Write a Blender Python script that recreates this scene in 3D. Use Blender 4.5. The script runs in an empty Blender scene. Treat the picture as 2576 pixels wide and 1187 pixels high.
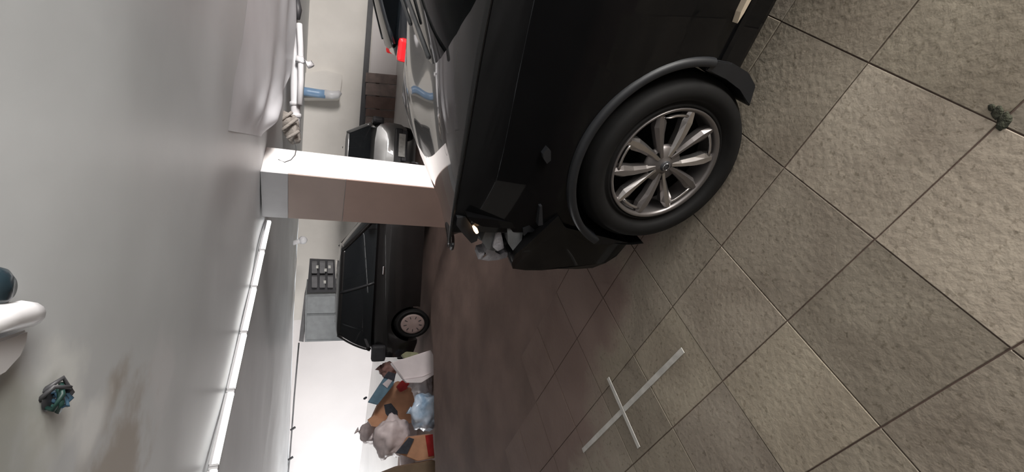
import bpy, bmesh, math, random
from mathutils import Vector, Matrix, noise
random.seed(7)
SC = bpy.context.scene
COL = SC.collection
R = math.radians

# ------------------------------------------------------------------ camera
H = 1.5                                    # eye height, metres
FPX = 1106.02                              # focal length in pixels of a 2576 px frame
c_r = Vector((0.99839533, 0.02267991, 0.05188817))     # right of the (turned) phone
c_d = Vector((0.05662827, -0.39986247, -0.91482416))   # down
c_f = Vector((0.0, 0.91629451, -0.40050515))           # forward
EYE = Vector((0, 0, H))
cam = bpy.data.objects.new('camera', bpy.data.cameras.new('camera'))
COL.objects.link(cam)
m = Matrix.Identity(4)
for i in range(3):
    m[i][0], m[i][1], m[i][2], m[i][3] = c_d[i], c_r[i], -c_f[i], EYE[i]
cam.matrix_world = m
cam.data.sensor_fit = 'HORIZONTAL'
cam.data.sensor_width = 36
cam.data.lens = FPX / 2576 * 36
cam.data.clip_start = 0.03
SC.camera = cam
# ------------------------------------------------------------------ world and lights
w = bpy.data.worlds.new('world'); SC.world = w; w.use_nodes = True
w.node_tree.nodes['Background'].inputs[0].default_value = (0.93, 0.97, 1.0, 1)
w.node_tree.nodes['Background'].inputs[1].default_value = 1.5
def area(name, loc, target, sx, sy, energy, color):
    l = bpy.data.lights.new(name, 'AREA'); l.shape = 'RECTANGLE'; l.size = sx; l.size_y = sy
    l.energy = energy; l.color = color
    o = bpy.data.objects.new(name, l); COL.objects.link(o); o.location = loc
    o.rotation_euler = (Vector(target) - Vector(loc)).to_track_quat('-Z', 'Y').to_euler()
    return o
DAY = area('daylight_garage_entrance', (6.6, -0.9, 1.1), (1.2, 5.2, 1.2), 3.4, 1.7, 760, (1.0, 0.95, 0.92))
FILL_CEIL = area('fill_ceiling_rear', (3.2, -2.2, .55), (-.4, 3.6, 1.75), 3.2, 1.0, 165, (1.0, .97, .91))  # unseen low light, added to brighten the ceiling near the camera
FILL_WALL = area('fill_far_wall', (-8.6, 9.5, .9), (-2, 13, .8), 3.5, 1.8, 110, (1.0, .96, .94))  # unseen light, added to brighten the far white wall
SC.view_settings.view_transform = 'Standard'
SC.view_settings.look = 'None'
SC.view_settings.exposure = 0.62
SC.view_settings.gamma = 1.0
SC.view_settings.use_curve_mapping = False

# ------------------------------------------------------------------ helpers
def ray(x, y): return (593.5 - y) / FPX * c_r + (x - 1288) / FPX * c_d + c_f
def at(x, y, D): v = ray(x, y); return EYE + v * (D / v.y)          # photo direction at depth D
def atz(x, y, z): v = ray(x, y); return EYE + v * ((z - H) / v.z)   # photo direction on a level
def lerp(a, b, t): return a + (b - a) * t
def sstep(a, b, x):
    t = min(1, max(0, (x - a) / (b - a))); return t * t * (3 - 2 * t)
def interp(tab, x):
    if x <= tab[0][0]: return tab[0][1]
    for (a, b), (c, d) in zip(tab, tab[1:]):
        if x <= c: return b + (d - b) * (x - a) / (c - a)
    return tab[-1][1]

def mat(name, col, rough=.5, metal=0, spec=.5, coat=0, noise_amt=0, noise_scale=8, col2=None, bump=0, bump_scale=40, emit=None, estr=0):
    M = bpy.data.materials.new(name); M.use_nodes = True
    nt = M.node_tree; b = nt.nodes['Principled BSDF']
    b.inputs['Base Color'].default_value = (*col, 1)
    b.inputs['Roughness'].default_value = rough
    b.inputs['Metallic'].default_value = metal
    b.inputs['Specular IOR Level'].default_value = spec
    b.inputs['Coat Weight'].default_value = coat
    b.inputs['Coat Roughness'].default_value = .03
    if emit:
        b.inputs['Emission Color'].default_value = (*emit, 1); b.inputs['Emission Strength'].default_value = estr
    tc = nt.nodes.new('ShaderNodeTexCoord')
    if noise_amt or col2:
        n = nt.nodes.new('ShaderNodeTexNoise'); n.inputs['Scale'].default_value = noise_scale; n.inputs['Detail'].default_value = 5
        nt.links.new(tc.outputs['Object'], n.inputs['Vector'])
        r = nt.nodes.new('ShaderNodeValToRGB')
        r.color_ramp.elements[0].position = .35; r.color_ramp.elements[1].position = .68
        c2 = col2 or tuple(c * (1 - noise_amt) for c in col)
        r.color_ramp.elements[0].color = (*c2, 1); r.color_ramp.elements[1].color = (*col, 1)
        nt.links.new(n.outputs['Fac'], r.inputs['Fac']); nt.links.new(r.outputs['Color'], b.inputs['Base Color'])
    if bump:
        n2 = nt.nodes.new('ShaderNodeTexNoise'); n2.inputs['Scale'].default_value = bump_scale; n2.inputs['Detail'].default_value = 4
        nt.links.new(tc.outputs['Object'], n2.inputs['Vector'])
        bp = nt.nodes.new('ShaderNodeBump'); bp.inputs['Strength'].default_value = bump; bp.inputs['Distance'].default_value = .02
        nt.links.new(n2.outputs['Fac'], bp.inputs['Height']); nt.links.new(bp.outputs['Normal'], b.inputs['Normal'])
    return M

def glass_mat(name, tint=(.03, .035, .04), ior=1.5, clear=.25):
    M = bpy.data.materials.new(name); M.use_nodes = True; nt = M.node_tree; nt.nodes.clear()
    out = nt.nodes.new('ShaderNodeOutputMaterial'); mx = nt.nodes.new('ShaderNodeMixShader'); fr = nt.nodes.new('ShaderNodeFresnel')
    fr.inputs['IOR'].default_value = ior
    tr = nt.nodes.new('ShaderNodeBsdfTransparent'); tr.inputs[0].default_value = (clear, clear, clear * 1.02, 1)
    df = nt.nodes.new('ShaderNodeBsdfDiffuse'); df.inputs[0].default_value = (*tint, 1)
    m0 = nt.nodes.new('ShaderNodeMixShader'); m0.inputs[0].default_value = .35
    gl = nt.nodes.new('ShaderNodeBsdfGlossy'); gl.inputs['Roughness'].default_value = .02
    L = nt.links.new
    L(tr.outputs[0], m0.inputs[1]); L(df.outputs[0], m0.inputs[2])
    L(fr.outputs[0], mx.inputs[0]); L(m0.outputs[0], mx.inputs[1]); L(gl.outputs[0], mx.inputs[2]); L(mx.outputs[0], out.inputs[0])
    return M

def obj(name, verts, faces, material, parent=None, smooth=False, world=False):
    me = bpy.data.meshes.new(name); me.from_pydata([tuple(v) for v in verts], [], faces); me.validate()
    if material: me.materials.append(material)
    if smooth: me.polygons.foreach_set('use_smooth', [True] * len(me.polygons))
    o = bpy.data.objects.new(name, me); COL.objects.link(o)
    if parent: o.parent = parent
    return o
def bobj(name, bm, material, parent=None, smooth=False, recalc=True):
    if recalc: bmesh.ops.recalc_face_normals(bm, faces=bm.faces)
    me = bpy.data.meshes.new(name); bm.to_mesh(me); bm.free()
    if material: me.materials.append(material)
    if smooth: me.polygons.foreach_set('use_smooth', [True] * len(me.polygons))
    o = bpy.data.objects.new(name, me); COL.objects.link(o)
    if parent: o.parent = parent
    return o
def tag(o, label=None, cat=None, group=None, kind=None):
    if label: o['label'] = label
    if cat: o['category'] = cat
    if group: o['group'] = group
    if kind: o['kind'] = kind
    return o
def empty(name, loc, rz=0):
    o = bpy.data.objects.new(name, None); COL.objects.link(o); o.location = loc; o.rotation_euler = (0, 0, rz); o.empty_display_size = .1
    return o
def box_bm(sx, sy, sz, bev=0, bm=None, mtx=Matrix.Identity(4)):
    bm = bm or bmesh.new()
    g = bmesh.ops.create_cube(bm, size=1, matrix=mtx @ Matrix.Diagonal((sx, sy, sz, 1)))
    if bev:
        es = list({e for v in g['verts'] for e in v.link_edges})
        bmesh.ops.bevel(bm, geom=es, offset=bev, segments=2, affect='EDGES', profile=.6)
    return bm
def T(x, y, z): return Matrix.Translation((x, y, z))
def RZ(a): return Matrix.Rotation(a, 4, 'Z')
def tube(bm, pts, rad, n=8, cap=True):
    rings = []
    pts = [Vector(p) for p in pts]
    for i, p in enumerate(pts):
        d = (pts[min(i + 1, len(pts) - 1)] - pts[max(i - 1, 0)]).normalized()
        up = Vector((0, 0, 1)) if abs(d.z) < .9 else Vector((1, 0, 0))
        a = d.cross(up).normalized(); b = d.cross(a)
        r = rad[i] if isinstance(rad, (list, tuple)) else rad
        rings.append([bm.verts.new(p + r * (math.cos(2 * math.pi * k / n) * a + math.sin(2 * math.pi * k / n) * b)) for k in range(n)])
    for A, B in zip(rings, rings[1:]):
        for k in range(n): bm.faces.new((A[k], A[(k + 1) % n], B[(k + 1) % n], B[k]))
    if cap: bm.faces.new(rings[0][::-1]); bm.faces.new(rings[-1])
    return bm
def lathe(prof, n=48, axis='Y', closed=False):
    """prof: list of (radius, along-axis)"""
    vs, fs = [], []
    for k in range(n):
        a = 2 * math.pi * k / n
        for r, y in prof: vs.append((r * math.cos(a), y, r * math.sin(a)))
    mN = len(prof)
    for k in range(n):
        for j in range(mN - 1 + closed):
            a, b = k * mN + j, k * mN + (j + 1) % mN
            c, d = ((k + 1) % n) * mN + (j + 1) % mN, ((k + 1) % n) * mN + j
            fs.append((a, b, c, d))
    return vs, fs
def grid(nu, nv, fn):
    vs = [fn(u / nu, v / nv) for u in range(nu + 1) for v in range(nv + 1)]
    fs = [(u * (nv + 1) + v, u * (nv + 1) + v + 1, (u + 1) * (nv + 1) + v + 1, (u + 1) * (nv + 1) + v) for u in range(nu) for v in range(nv)]
    return vs, fs
def prism(front, offset):
    """closed solid: polygon (world or local points) pushed along offset"""
    n = len(front); off = Vector(offset)
    vs = [Vector(p) for p in front] + [Vector(p) + off for p in front]
    fs = [tuple(range(n)), tuple(range(2 * n - 1, n - 1, -1))] + [(i, i + n, (i + 1) % n + n, (i + 1) % n) for i in range(n)]
    return vs, fs
def solid(name, front, offset, material, parent=None, bev=0):
    vs, fs = prism(front, offset)
    bm = bmesh.new(); V = [bm.verts.new(v) for v in vs]
    for f in fs: bm.faces.new([V[i] for i in f])
    if bev: bmesh.ops.bevel(bm, geom=bm.edges[:], offset=bev, segments=2, affect='EDGES')
    return bobj(name, bm, material, parent)
def cut(o, cutters):
    for c in cutters:
        md = o.modifiers.new('b', 'BOOLEAN'); md.operation = 'DIFFERENCE'; md.object = c; md.solver = 'EXACT'
    dg = bpy.context.evaluated_depsgraph_get(); dg.update()
    me = bpy.data.meshes.new_from_object(o.evaluated_get(dg))
    o.modifiers.clear(); o.data = me
    for c in cutters: bpy.data.objects.remove(c)

# ------------------------------------------------------------------ materials
HC = 2.05                                  # ceiling level
ZL = -0.25                                 # lower floor beyond the edge
PSI = R(139.485)
AX = Vector((math.cos(PSI), math.sin(PSI), 0)); BX = Vector((AX.y, -AX.x, 0))   # paving directions

def paving_mat(name, tile):
    M = bpy.data.materials.new(name); M.use_nodes = True; nt = M.node_tree; b = nt.nodes['Principled BSDF']; L = nt.links.new
    geo = nt.nodes.new('ShaderNodeNewGeometry'); inf = nt.nodes.new('ShaderNodeObjectInfo')
    def nz(scale, det=5, dist=0):
        n = nt.nodes.new('ShaderNodeTexNoise'); n.inputs['Scale'].default_value = scale; n.inputs['Detail'].default_value = det
        n.inputs['Distortion'].default_value = dist
        L(geo.outputs['Position'], n.inputs['Vector']); return n
    def ramp(src, p0, p1, c0, c1):
        r = nt.nodes.new('ShaderNodeValToRGB'); e = r.color_ramp.elements
        e[0].position, e[1].position, e[0].color, e[1].color = p0, p1, (*c0, 1), (*c1, 1); L(src, r.inputs['Fac']); return r.outputs['Color']
    def mixc(f, a, c, typ='MIX'):
        x = nt.nodes.new('ShaderNodeMix'); x.data_type = 'RGBA'; x.blend_type = typ
        if isinstance(f, float): x.inputs[0].default_value = f
        else: L(f, x.inputs[0])
        L(a, x.inputs[6]); L(c, x.inputs[7]); return x.outputs[2]
    blot = ramp(nz(2.6, 6, .5).outputs['Fac'], .34, .68, (.245, .208, .165), (.385, .338, .272))
    col = blot
    if tile:
        col = mixc(1.0, blot, inf.outputs['Color'], 'MULTIPLY')
    speck = ramp(nz(70, 3).outputs['Fac'], .30, .42, (.45, .43, .38), (1, 1, 1))
    col = mixc(.55, col, mixc(1.0, col, speck, 'MULTIPLY'))
    # damp brown staining and painted-in shade over the inner part of the floor, with a ragged edge of its own
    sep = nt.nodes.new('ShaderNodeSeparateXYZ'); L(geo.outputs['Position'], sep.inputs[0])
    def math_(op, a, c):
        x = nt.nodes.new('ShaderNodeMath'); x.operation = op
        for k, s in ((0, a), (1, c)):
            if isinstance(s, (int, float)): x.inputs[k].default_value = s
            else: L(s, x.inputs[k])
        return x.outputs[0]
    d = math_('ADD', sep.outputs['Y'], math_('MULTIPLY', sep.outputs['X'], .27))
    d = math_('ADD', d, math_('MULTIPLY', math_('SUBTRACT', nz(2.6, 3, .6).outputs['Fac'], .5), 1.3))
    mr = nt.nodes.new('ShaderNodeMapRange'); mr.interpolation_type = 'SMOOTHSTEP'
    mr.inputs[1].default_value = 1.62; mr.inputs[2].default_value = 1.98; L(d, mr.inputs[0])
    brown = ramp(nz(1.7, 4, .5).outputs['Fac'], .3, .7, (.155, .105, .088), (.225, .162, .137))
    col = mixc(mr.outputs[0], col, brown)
    L(col, b.inputs['Base Color'])
    b.inputs['Roughness'].default_value = .72; b.inputs['Specular IOR Level'].default_value = .3
    bp = nt.nodes.new('ShaderNodeBump'); bp.inputs['Strength'].default_value = .35; bp.inputs['Distance'].default_value = .01
    L(nz(45, 5).outputs['Fac'], bp.inputs['Height']); L(bp.outputs['Normal'], b.inputs['Normal'])
    return M
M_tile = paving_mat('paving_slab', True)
M_floor = mat('floor_brown_concrete', (.215, .150, .126), .75, noise_amt=.35, noise_scale=1.8, bump=.15, bump_scale=12, spec=.3)
M_joint = mat('joint_grit', (.055, .055, .042), .95, noise_amt=.5, noise_scale=14)
M_lower = mat('lower_floor_paint', (.74, .71, .69), .45, noise_amt=.12, noise_scale=.8)
def ceiling_mat():
    M = mat('ceiling_plaster', (.62, .645, .66), .42, noise_amt=.13, noise_scale=1.1, bump=.06, bump_scale=5, spec=.35)
    nt = M.node_tree; b = nt.nodes['Principled BSDF']; L = nt.links.new
    src = b.inputs['Base Color'].links[0].from_socket
    geo = nt.nodes.new('ShaderNodeNewGeometry')
    nz = nt.nodes.new('ShaderNodeTexNoise'); nz.inputs['Scale'].default_value = 6; nz.inputs['Detail'].default_value = 5
    L(geo.outputs['Position'], nz.inputs['Vector'])
    for (p, rad, c, s) in (((-.80, 1.80), .30, (.30, .25, .19), .75), ((-.43, 1.36), .17, (.80, .82, .80), .7), ((-.60, 1.60), .10, (.82, .84, .84), .8), ((-.50, 1.18), .20, (.30, .31, .26), .55), ((-.66, 2.2), .2, (.7, .7, .72), .5)):
        dn = nt.nodes.new('ShaderNodeVectorMath'); dn.operation = 'DISTANCE'; dn.inputs[1].default_value = (*p, HC)
        L(geo.outputs['Position'], dn.inputs[0])
        ad = nt.nodes.new('ShaderNodeMath'); ad.operation = 'MULTIPLY_ADD'; ad.inputs[1].default_value = -rad * 2.4; L(nz.outputs['Fac'], ad.inputs[0])
        L(dn.outputs['Value'], ad.inputs[2])
        mr = nt.nodes.new('ShaderNodeMapRange'); mr.interpolation_type = 'SMOOTHSTEP'
        mr.inputs[1].default_value = 0; mr.inputs[2].default_value = -rad * .9; mr.inputs[3].default_value = 0; mr.inputs[4].default_value = s
        L(ad.outputs[0], mr.inputs[0])
        mx = nt.nodes.new('ShaderNodeMix'); mx.data_type = 'RGBA'; L(mr.outputs[0], mx.inputs[0]); L(src, mx.inputs[6]); mx.inputs[7].default_value = (*c, 1)
        src = mx.outputs[2]
    L(src, b.inputs['Base Color'])
    return M
M_ceil = ceiling_mat()
M_slab = mat('ceiling_rear_plaster', (.52, .515, .54), .55, noise_amt=.12, noise_scale=1.2)
M_sheet = mat('plastic_sheet', (.68, .695, .73), .40, noise_amt=.06, noise_scale=3, spec=.5)
M_wallw = mat('wall_white_paint', (.82, .78, .77), .6, noise_amt=.05, noise_scale=.9)
M_wallc = mat('wall_cream_paint', (.80, .77, .72), .65, noise_amt=.10, noise_scale=1.3)
M_dark = mat('dark_grey_paint', (.05, .05, .055), .5, noise_amt=.2)
M_rail = mat('rail_grey', (.16, .16, .165), .5, noise_amt=.2)
M_colw = mat('column_white_paint', (.90, .87, .86), .5, noise_amt=.03, noise_scale=2)
M_colt = mat('column_tan_panel', (.43, .305, .26), .6, noise_amt=.10, noise_scale=2.5)
M_colt2 = mat('column_tan_panel_light', (.46, .37, .33), .6, noise_amt=.10, noise_scale=2.5)
M_cap = mat('column_grey_plaster', (.58, .59, .61), .55, noise_amt=.06)
M_tube = mat('led_diffuser', (.9, .9, .9), .4, emit=(1, .98, .96), estr=3.0)
M_tubecap = mat('led_cap_grey', (.45, .45, .46), .5, noise_amt=.1)
M_pipe = mat('pipe_white_plastic', (.78, .78, .80), .35, noise_amt=.08, noise_scale=5)
M_rag = mat('rag_beige_cloth', (.42, .385, .35), .9, noise_amt=.3, noise_scale=14, bump=.6, bump_scale=30)
M_blue = mat('pipe_blue_plastic', (.26, .42, .64), .35, noise_amt=.1)
M_wood = mat('wood_brown', (.17, .105, .085), .65, noise_amt=.35, noise_scale=4)
M_wood2 = mat('wood_greybrown', (.26, .20, .18), .7, noise_amt=.4, noise_scale=5)
M_cab = mat('cabinet_grey', (.30, .32, .33), .5, noise_amt=.15)
M_tape = mat('floor_tape_pale', (.62, .60, .56), .6, noise_amt=.25, noise_scale=16)
M_black = mat('car_black_paint', (.004, .004, .0045), .4, spec=.08, coat=.9, noise_amt=.2)
M_blackside = mat('car_black_side_paint', (.004, .004, .0045), .45, spec=.06, coat=.45, noise_amt=.2)
M_plast = mat('car_black_plastic', (.022, .023, .026), .45, noise_amt=.2, noise_scale=20)
M_plast2 = mat('car_arch_trim_plastic', (.013, .014, .017), .48, noise_amt=.2, noise_scale=20)
M_under = mat('car_underside', (.004, .004, .004), .9, spec=.1, noise_amt=.2)
M_rubber = mat('tyre_rubber', (.008, .0075, .0075), .7, noise_amt=.25, noise_scale=30, spec=.3)
M_alloy = mat('alloy_silver', (.55, .52, .51), .2, metal=.9, noise_amt=.05)
M_alloyd = mat('alloy_satin_grey', (.24, .22, .215), .36, metal=.75, noise_amt=.08)
M_chrome = mat('chrome', (.8, .8, .82), .12, metal=1, noise_amt=.03)
M_shard = mat('broken_plastic_grey', (.14, .145, .15), .45, noise_amt=.3, noise_scale=18)
M_shardl = mat('broken_plastic_pale', (.40, .39, .42), .35, noise_amt=.35, noise_scale=20, bump=.5)
M_orange = mat('indicator_glint', (.8, .25, .03), .2, noise_amt=.1, emit=(1, .62, .35), estr=2.5)  # emission stands in for a reflected glint on the bulb
M_glass = glass_mat('car_glass', clear=.05); M_glass2 = glass_mat('windscreen_glass', (.010, .013, .014), 1.14, .3)
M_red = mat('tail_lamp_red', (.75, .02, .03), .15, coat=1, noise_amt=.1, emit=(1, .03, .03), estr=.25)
M_bcar = mat('car_slate_paint', (.012, .016, .02), .25, coat=1, noise_amt=.2)
M_gcar = mat('car_grey_paint', (.20, .20, .195), .3, metal=.3, coat=1, noise_amt=.1)
M_hcar = mat('car_dark_hatch_paint', (.008, .007, .007), .3, coat=.6, noise_amt=.2)
M_plate = mat('number_plate', (.62, .62, .58), .4, noise_amt=.3, noise_scale=14)
M_cover = mat('wheel_cover_beige', (.36, .27, .25), .5, noise_amt=.1)
M_int = mat('car_interior_grey', (.10, .10, .10), .7, noise_amt=.3, noise_scale=6)

# ------------------------------------------------------------------ upper floor
crest = [(-9, 5.3), (-5, 5.25), (-3.05, 5.44), (-1.71, 5.86), (-1.23, 6.13), (-.95, 6.15), (-.47, 5.93), (-.03, 5.45), (.3, 5.2), (1.5, 4.95), (4, 4.7), (7.5, 4.6)]
TH = .6
pts = [Vector((x, y, 0)) for x, y in crest] + [Vector((7.5, -2.5, 0)), Vector((-9, -2.5, 0))]
vs, fs = prism(pts, (0, 0, -TH))
floor = obj('floor', vs, fs, M_floor); floor.data.materials.append(M_joint)
tag(floor, kind='structure')
S = .38; ORG = Vector((-.23878, 1.00599, 0)); TT = .024
# bed of dark grit under the paved part, the paving stands in it
def tile_mesh():
    bm = box_bm(S - .0035, S - .0045, TT, 0)
    es = [e for e in bm.edges if all(v.co.z > 0 for v in e.verts)]
    bmesh.ops.bevel(bm, geom=es, offset=.0015, segments=1, affect='EDGES')
    bmesh.ops.translate(bm, verts=bm.verts, vec=(0, 0, -TT / 2))
    bmesh.ops.recalc_face_normals(bm, faces=bm.faces)
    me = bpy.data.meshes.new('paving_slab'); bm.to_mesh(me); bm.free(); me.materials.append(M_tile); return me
tm = tile_mesh()
rt = random.Random(3)
TINT = {(-1, -3 + 1): 1.0, (-1, -2): 1.2, (0, -2): 1.22, (0, -1): .80, (-1, -1): .88, (0, 0): 1.12, (-1, 0): 1.0, (1, 0): .95, (1, -1): .86, (0, 1): .92, (-1, 1): 1.05}
TOP = .006
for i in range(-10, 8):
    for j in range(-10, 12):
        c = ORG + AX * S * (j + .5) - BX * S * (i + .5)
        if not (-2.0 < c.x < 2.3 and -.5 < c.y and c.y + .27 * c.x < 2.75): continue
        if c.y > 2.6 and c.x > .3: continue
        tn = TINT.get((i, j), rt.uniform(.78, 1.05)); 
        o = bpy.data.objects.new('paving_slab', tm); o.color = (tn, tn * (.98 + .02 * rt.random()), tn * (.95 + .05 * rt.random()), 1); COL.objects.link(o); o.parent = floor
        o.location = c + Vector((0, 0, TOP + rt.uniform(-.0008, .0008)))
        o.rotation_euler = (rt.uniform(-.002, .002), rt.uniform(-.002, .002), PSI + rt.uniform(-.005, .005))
# everything that stands on the paving stands at TOP
GZ = TOP

# ------------------------------------------------------------------ lower floor, ceiling, walls
lo = [(-12, 4.0, ZL), (9, 4.0, ZL), (9, 9.3, ZL), (-12, 9.3, ZL)]
tag(obj('floor_lower', *prism([Vector(p) for p in lo], (0, 0, -.2)), M_floor), kind='structure')  # dark floor colour here stands in for shadow around the parked cars
lo = [(-12, 9.3, ZL), (9, 9.3, ZL), (9, 18, ZL), (-12, 18, ZL)]
tag(obj('floor_far', *prism([Vector(p) for p in lo], (0, 0, -.2)), M_lower), kind='structure')
def ceil_fn(u, v):
    x = lerp(-9, 7.5, u); y = lerp(-2.5, 17.5, v)
    fl = 1 - sstep(.2, .6, x) * sstep(2.6, 3.0, y)
    z = HC + fl * .04 * abs(noise.noise(Vector((x * .8 + y * .35, y * .7 - x * .3, 1))))
    z += .03 * sstep(2.2, .8, y) * abs(noise.noise(Vector((x * 1.5, y * 1.5, 5))))
    return (x, y, z)
vs, fs = grid(110, 140, ceil_fn)
n0 = len(vs); vs += [(-9, -2.5, HC + .3), (7.5, -2.5, HC + .3), (7.5, 17.5, HC + .3), (-9, 17.5, HC + .3)]
fs.append((n0, n0 + 1, n0 + 2, n0 + 3))
tag(obj('ceiling', vs, fs, M_ceil, smooth=True), kind='structure')

def wall(name, p, q, z0, z1, th, material):
    p, q = Vector((*p, 0)), Vector((*q, 0)); n = Vector((-(q - p).y, (q - p).x, 0)).normalized()
    a = [p + Vector((0, 0, z0)), q + Vector((0, 0, z0)), q + Vector((0, 0, z1)), p + Vector((0, 0, z1))]
    return tag(obj(name, *prism(a, n * th), material), kind='structure')
# far left wall (white) and the cream wall to the right of the column
WL0, WL1 = Vector((.45, 12.35, 0)), Vector((-9.5, 16.9, 0))
wall('wall_far', (-9.0, 16.66), (-2.72, 13.79), ZL, HC, .15, M_wallw)
wall('wall_center', (-2.72, 13.79), (1.3, 13.3), ZL, HC, .15, M_wallc)
wall('wall_back', (1.3, 13.3), (7.5, 12.5), ZL, HC, .15, M_wallc)
wall('wall_left', (-9, -2.5), (-9, 7.2), -.5, HC, .15, M_wallc)
wall('wall_front_unseen', (-9, -2.5), (1.6, -2.5), -.5, HC, -.15, mat('wall_unseen_dark', (.035, .03, .028), .8, noise_amt=.3, noise_scale=3))  # unseen wall, made dark so the car side reflects little light
wall('wall_right', (7.5, 2.6), (7.5, 12.5), -.5, HC, .15, M_wallc)

tag(obj('floor_outside', *prism([Vector(p) for p in ((-40, -40, -.02), (40, -40, -.02), (40, -2.5, -.02), (-40, -2.5, -.02))], (0, 0, -.2)), mat('outside_concrete', (.55, .54, .52), .8, noise_amt=.2, noise_scale=.6)), kind='structure')
tag(obj('floor_yard', *prism([Vector(p) for p in ((7.5, -2.5, -.02), (40, -2.5, -.02), (40, 40, -.02), (7.5, 40, -.02))], (0, 0, -.2)), mat('yard_concrete', (.55, .53, .50), .8, noise_amt=.2, noise_scale=.6)), kind='structure')
# ------------------------------------------------------------------ column
P0 = Vector((.48, 4.83, 0)); WR, WLf = .455, .56
col = empty('column', P0)
tag(col, kind='structure')
PT = .018
def colbox(name, a0, a1, b0, b1, z0, z1, material, bev=0):
    pts = [AX * a + BX * b + Vector((0, 0, z0)) for a, b in ((a0, b0), (a1, b0), (a1, b1), (a0, b1))]
    return solid(name, pts, (0, 0, z1 - z0), material, col, bev)
colbox('shaft', .004, WLf - .004, PT, WR, ZL, HC, M_colw, .004)
colbox('capital', 0, WLf, 0, PT, HC - .235, HC, M_cap)
zsplit = 1.28
colbox('cladding_panel', 0, WLf, 0, PT - .001, zsplit + .003, HC - .238, M_colt2, .002)
colbox('cladding_panel', 0, WLf, 0, PT - .001, 0.0, zsplit - .003, M_colt, .002)

# ------------------------------------------------------------------ LED tubes along the ceiling
s0, s1 = Vector((.01, 5.50, 0)), Vector((-1.53, 3.14, 0))
dirn = (s1 - s0).normalized(); seg = .56; ang = math.atan2(dirn.y, dirn.x)
ord_ = ['nearest the tan column', 'second from the tan column', 'third from the tan column', 'fourth from the tan column', 'fifth from the tan column', 'at the picture edge, farthest from the column']
for k in range(6):
    c = s0 + dirn * (seg * (k + .5)) ; c.z = HC - .035
    t = empty('led_tube', c, ang)
    tag(t, 'slim white glowing tube light on the ceiling, ' + ord_[k], 'light', 'row of tube lights on the ceiling')
    bm = bmesh.new(); tube(bm, [(-seg / 2 + .012, 0, 0), (seg / 2 - .012, 0, 0)], .021, 12); bobj('diffuser', bm, M_tube, t, True)
    for sx in (-1, 1):
        bm = box_bm(.016, .05, .05, .004, mtx=T(sx * (seg / 2 - .009), 0, .002)); bobj('end_cap', bm, M_tubecap, t)
    bm = box_bm(seg - .04, .034, .018, .003, mtx=T(0, 0, .024)); bobj('mounting_rail', bm, M_tubecap, t)

# ------------------------------------------------------------------ hanging plastic sheet near the pipes (right of the column)
edge = [(3.6, 6.75), (3.05, 6.81), (2.52, 6.85), (2.05, 6.88), (1.62, 6.2), (1.39, 5.69), (1.05, 5.05), (.80, 4.75)]
back = [(4.2, 4.0), (3.2, 3.9), (2.6, 3.8), (2.0, 3.7), (1.5, 3.6), (1.2, 3.5), (.9, 3.3), (.55, 3.2)]
def poly(tab, t):
    k = t * (len(tab) - 1); i = min(int(k), len(tab) - 2); f = k - i
    return Vector((lerp(tab[i][0], tab[i + 1][0], f), lerp(tab[i][1], tab[i + 1][1], f), 0))
def sheet_fn(u, v):
    p = poly(back, u).lerp(poly(edge, u), v)
    fold = .5 + .5 * math.sin(v * 17 + 2.2 * math.sin(u * 5) + 1.5 * noise.noise(Vector((u * 4, v * 3, 2))))
    amp = .012 + .05 * sstep(.35, 1, v)
    k = sstep(0, .55, v) * sstep(1.0, .86, u)
    p.z = HC - .001 - k * (.02 + amp * fold + .05 * sstep(.82, 1, v) * (0.6 + .4 * math.sin(u * 9)))
    return p
vs, fs = grid(60, 60, sheet_fn)
sh = obj('plastic_sheet', vs, fs, M_sheet, smooth=True)
tag(sh, 'pale grey plastic sheet sagging in folds under the ceiling beside the column', 'sheet')

# ------------------------------------------------------------------ pipes, wrapped rag and blue pipe on the cream wall side
DP = 7.15
def seg_pts(lst, D): return [at(x, y, D) for x, y in lst]
pr = empty('ceiling_pipe', at(742, 150, DP)); inv = Matrix.Translation(-pr.location)
def local(pts): return [inv @ p for p in pts]
bm = bmesh.new(); tube(bm, local(seg_pts([(734, -60), (737, 60), (741, 160), (743, 260), (744, 330)], DP)), .062, 12); bobj('pipe_run', bm, M_pipe, pr, True)
bm = bmesh.new(); tube(bm, local(seg_pts([(753, 60), (756, 120), (757, 200), (754, 262)], DP - .12)), .040, 10); bobj('thin_pipe', bm, M_pipe, pr, True)
bm = bmesh.new(); tube(bm, local(seg_pts([(744, 148), (762, 152), (778, 160), (783, 168)], DP - .14)), [.05, .055, .055, .05], 10); bobj('elbow', bm, M_pipe, pr, True)
for yy in (262, 292):
    bm = bmesh.new(); tube(bm, local(seg_pts([(743, yy - 5), (744, yy + 5)], DP)), .078, 12); bobj('coupling', bm, M_pipe, pr, True)
bm = bmesh.new(); tube(bm, local(seg_pts([(746, -8), (750, 25), (749, 48)], DP - .15)), [.035, .05, .03], 8); bobj('dark_clamp', bm, M_dark, pr, True)
tag(pr, 'white plastic pipe with elbow and couplings running along the ceiling edge', 'pipe')
def blob(name, center, size, material, seed, rough=.35, sub=3, parent=None, freq=2.0):
    bm = bmesh.new(); bmesh.ops.create_icosphere(bm, subdivisions=sub, radius=1)
    for v in bm.verts:
        n = noise.noise(v.co * freq + Vector((seed, seed * 1.7, 0))) + .5 * noise.noise(v.co * freq * 2.6 + Vector((0, seed, 3)))
        rdg = abs(noise.noise(v.co * freq * 1.7 + Vector((seed * 3, 1, seed))))
        v.co *= 1 + rough * n - rough * .6 * rdg
        v.co = Vector((v.co.x * size[0], v.co.y * size[1], v.co.z * size[2]))
    o = bobj(name, bm, material, parent, True); o.location = center
    return o
rg = empty('wrapped_rag', at(722, 312, DP - .1)); inv = Matrix.Translation(-rg.location)
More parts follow.
